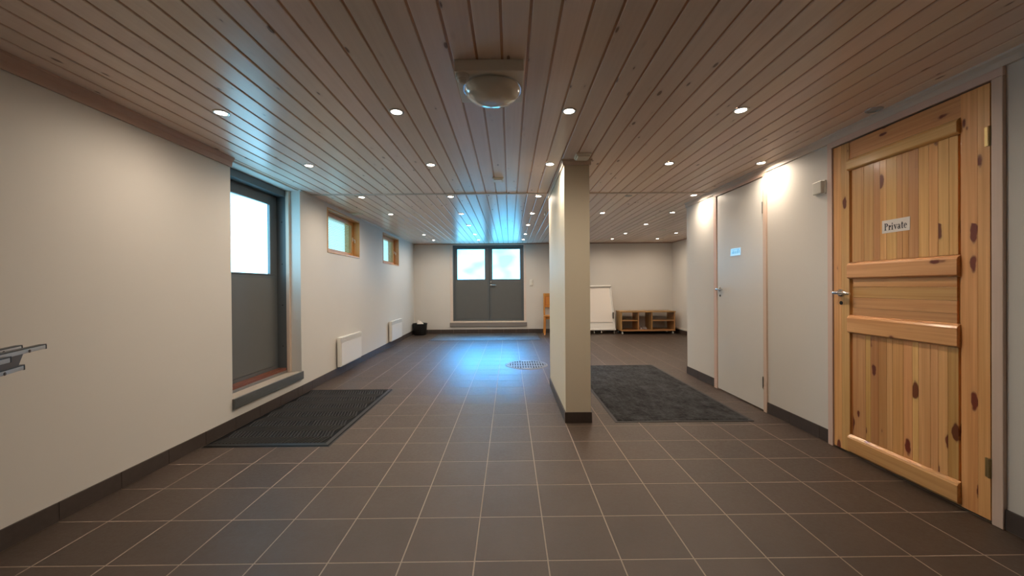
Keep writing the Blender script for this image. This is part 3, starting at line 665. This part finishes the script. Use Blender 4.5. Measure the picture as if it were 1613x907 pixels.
# ------------------------------------------------------------------ wooden chair behind the pier
e = empty('wooden_chair', (1.02, 9.0, 0), 0, 'orange pine chair with a panelled back half hidden behind the pier', 'chair')
cx0, cx1, cf, cb = .80, 1.24, 8.86, 9.24
MB().prism([(cx0 - .015, cf), (cx1 + .015, cf), (cx1 - .01, cb), (cx0 + .01, cb)], 'z', .415, .44).build('seat', 'chair_wood', e, .006)
MB().box(cx0 + .02, cx1 - .02, cf + .03, cf + .05, .36, .415).box(cx0 + .02, cx0 + .04, cf + .03, cb - .03, .36, .415).box(cx1 - .04, cx1 - .02, cf + .03, cb - .03, .36, .415).build('apron', 'chair_wood', e)
for x, s in ((cx0 + .012, -1), (cx1 - .012, 1)):
    MB().tube([(x, cf + .035, .415), (x + s * .004, cf + .028, .36), (x - s * .002, cf + .03, .28), (x - s * .004, cf + .035, .12), (x + s * .006, cf + .022, .03), (x + s * .012, cf + .014, 0)], [.024, .026, .021, .017, .018, .02], 12).build('leg', 'chair_wood', e, smooth=True)
    MB().tube([(x + (-s) * .012, cb - .015, .93), (x - s * .012, cb - .03, .62), (x - s * .012, cb - .045, .43), (x - s * .008, cb - .04, .2), (x, cb - .02, 0)], [.019, .021, .022, .02, .018], 10).build('leg', 'chair_wood', e, smooth=True)
MB().box(cx0 + .005, cx1 - .005, cb - .028, cb - .004, .875, .955).build('top_rail', 'chair_wood', e, .008)
MB().box(cx0 + .03, cx1 - .03, cb - .035, cb - .012, .615, .655).build('back_rail', 'chair_wood', e, .006)
MB().box(cx0 + .03, cx1 - .03, cb - .022, cb - .012, .65, .88).build('backrest', 'chair_wood', e)
MB().box(cx0 + .075, cx1 - .075, cb - .030, cb - .020, .675, .855).build('raised_panel', 'chair_wood', e, .004)

# ------------------------------------------------------------------ flipchart easel
e = empty('flipchart', (2.0, 9.1, 0), 0, 'white flipchart easel on castors leaning by the far wall right of the pier', 'flipchart')
fx0, fx1 = 1.66, 2.42
def lean(z): return 9.20 - (1.13 - z) * .20
Lm = MB()
def slab(mb, x0, x1, z0, z1, off, th, sk=0):
    ya, yb = lean(z0) - off, lean(z1) - off
    k0, k1 = sk * (1.13 - z0), sk * (1.13 - z1)
    mb.add([(x0 - k0, ya, z0), (x1 + k0, ya, z0), (x1 + k1, yb, z1), (x0 - k1, yb, z1), (x0 - k0, ya + th, z0), (x1 + k0, ya + th, z0), (x1 + k1, yb + th, z1), (x0 - k1, yb + th, z1)],
           [(0, 1, 2, 3), (7, 6, 5, 4), (0, 4, 5, 1), (1, 5, 6, 2), (2, 6, 7, 3), (3, 7, 4, 0)]); return mb
slab(MB(), fx0, fx1 - .02, .11, 1.12, 0, .018, .06).build('board', 'white_enamel', e, .003)
for s, xx in ((1, fx1), (-1, fx0)):
    MB().tube([(xx - s * .012, lean(1.1), 1.10), (xx + s * .045, lean(.1), .10)], .014, 8).build('side_rail', 'white_enamel', e, smooth=True)
slab(MB(), fx0 + .02, fx1 - .055, .27, 1.085, .012, .010, .05).build('paper_pad', 'paper', e)
MB().tube([(fx0 - .03, lean(1.1) - .02, 1.105), (fx1 - .01, lean(1.1) - .02, 1.115)], .026, 14).build('clamp_bar', 'white_enamel', e, smooth=True)
MB().box(fx1 - .012, fx1 + .0, lean(1.1) - .045, lean(1.1) + .005, 1.09, 1.14).build('end_cap', 'steel', e, .004)
MB().box(fx0 - .05, fx1 + .055, lean(.1) - .04, lean(.1) + .03, .085, .115).build('pen_tray', 'white_enamel', e, .004)
tag(MB().box(fx1 - .0, fx1 + .022, lean(.42) - .035, lean(.42) - .01, .35, .50).build('clip', 'black_plastic', e, .004), 'black clip on the side rail')
for x, yy in ((fx0 - .02, 0), (fx0 + .30, -.05), (fx1 - .29, -.05), (fx1 + .02, 0)):
    MB().tube([(x, lean(.1) + yy, .09), (x, lean(.1) + yy, .055)], .008, 8).lathe([(.0, -.011), (.026, -.011), (.028, 0), (.026, .011), (0, .011)], (x, lean(.1) + yy, .028), 16, 'x').build('castor', 'steel', e, smooth=True)

# ------------------------------------------------------------------ low shelf
e = empty('low_shelf', (3.18, 9.03, 0), 0, 'low open wooden shelf unit on castors in the alcove corner', 'shelf')
sx0, sx1, sy0, sy1, sb, st = 2.555, 3.80, 8.82, 9.24, .075, .53
th = .022
MB().box(sx0 - .012, sx1 + .012, sy0 - .01, sy1, st - .025, st).build('top', 'shelf_wood', e, .002)
MB().box(sx0, sx1, sy0, sy1, sb, sb + .03).build('bottom', 'shelf_wood', e, .002)
xs = [sx0, sx0 + .39, sx0 + .70 , sx1 - th]
for x in xs: MB().box(x, x + th, sy0, sy1, sb + .03, st - .025).build('side_panel' if x in (xs[0], xs[-1]) else 'divider', 'shelf_wood', e, .001)
for a, q in ((xs[0], xs[1]), (xs[2], xs[3])): MB().box(a + th, q, sy0 + .005, sy1 - .005, .305, .325).build('shelf_board', 'shelf_wood', e, .001)
for x in (sx0 + .04, sx1 - .04):
    for y in (sy0 + .04, sy1 - .04): MB().tube([(x, y, sb), (x, y, .05)], .008, 8).lathe([(0, -.013), (.024, -.013), (.026, 0), (.024, .013), (0, .013)], (x, y, .026), 16, 'x').build('castor', 'white_plastic', e, smooth=True)
for i, (x, rz) in enumerate(((sx0 + .50, .1), (sx0 + .60, -.1))):
    xf = Matrix.Translation((x, 9.0, sb + .03)) @ Matrix.Rotation(rz, 4, 'Z')
    o = empty('slipper', (x, 9.0, sb + .03), rz, ['left', 'right'][i] + ' one of the greyish slippers in the middle bay of the low shelf', 'slipper', 'slippers in the low shelf')
    MB(xf).lathe([(0, 0), (.040, 0), (.042, .012), (0, .014)], n=20).build('sole', 'slipper', o)
    o.children[0].scale = (1, 2.6, 1)
    MB(xf).add([(-.038, -.10, .012), (.038, -.10, .012), (.042, -.01, .012), (-.042, -.01, .012), (-.02, -.085, .04), (.02, -.085, .04), (.028, -.012, .062), (-.028, -.012, .062)], [(0, 1, 5, 4), (4, 5, 6, 7), (0, 4, 7, 3), (1, 2, 6, 5), (2, 3, 7, 6)]).build('upper', 'slipper', o, .006)
tag(MB().box(XA - .03, XA, 8.1, 9.2, .098, .135).build('cable_trunking', 'trunking', bevel=.004, at=(XA, 8.6, .1)), 'pale cable trunking above the skirting in the alcove', 'trunking')

# ------------------------------------------------------------------ aluminium folding rack, cut by the left edge of the photograph
D = Vector((-.486, .874, 0)); N_ = Vector((.874, .486, 0)); Z = .8925
e = empty('folding_rack', (-1.60, 1.00, 0), 0, 'aluminium folding rack with black end caps at the left edge', 'rack')
def bar(end, L, name='rail', h=.016, w=.020):
    xf = Matrix(((D.x, N_.x, 0, end.x), (D.y, N_.y, 0, end.y), (0, 0, 1, end.z), (0, 0, 0, 1)))
    o = MB(xf).box(-L, -.006, -w / 2, w / 2, -h / 2, h / 2).build(name, 'aluminium', e, .002)
    MB(xf).box(-.006, 0, -w / 2 - .001, w / 2 + .001, -h / 2 - .001, h / 2 + .001).build('end_cap', 'black_plastic', o, .001)
    MB(xf).box(-L, 0, -w / 2, w / 2, h / 2, h / 2 + .004).build('rubber_strip', 'black_plastic', o)
    MB(xf).lathe([(.006, -w / 2), (.006, w / 2 + .002)], (-.12, 0, -.002), 10, 'y').build('rivet', 'dark_bracket', o)
A = Vector((-1.95, 1.618, Z)); bar(A, .80); bar(Vector((-2.012, 1.588, Z)), .75); bar(Vector((-1.709, 1.317, Z)), .45)
Dn = A - D * .15; Dn.z = .832; bar(Dn, .60)
xf = Matrix(((D.x, N_.x, 0, A.x), (D.y, N_.y, 0, A.y), (0, 0, 1, 0), (0, 0, 0, 1)))
MB(xf).prism([(-.155, .885), (-.19, .838), (-.75, .838), (-.75, .885)], 'y', .002, .008).build('web_plate', 'dark_bracket', e)
for s in (-.52, -.72): MB(xf).box(s - .012, s + .012, -.085, .08, .872, .884).build('cross_bar', 'aluminium', e)
for s, t_ in ((-.70, -.07), (-.70, .07), (-.56, .06)):
    P0 = xf @ Vector((s, t_, .875)); MB().tube([P0, (P0.x + .10, P0.y - .12, .45), (P0.x + .12, P0.y - .16, 0)], .012, 10).build('leg', 'aluminium', e, smooth=True)
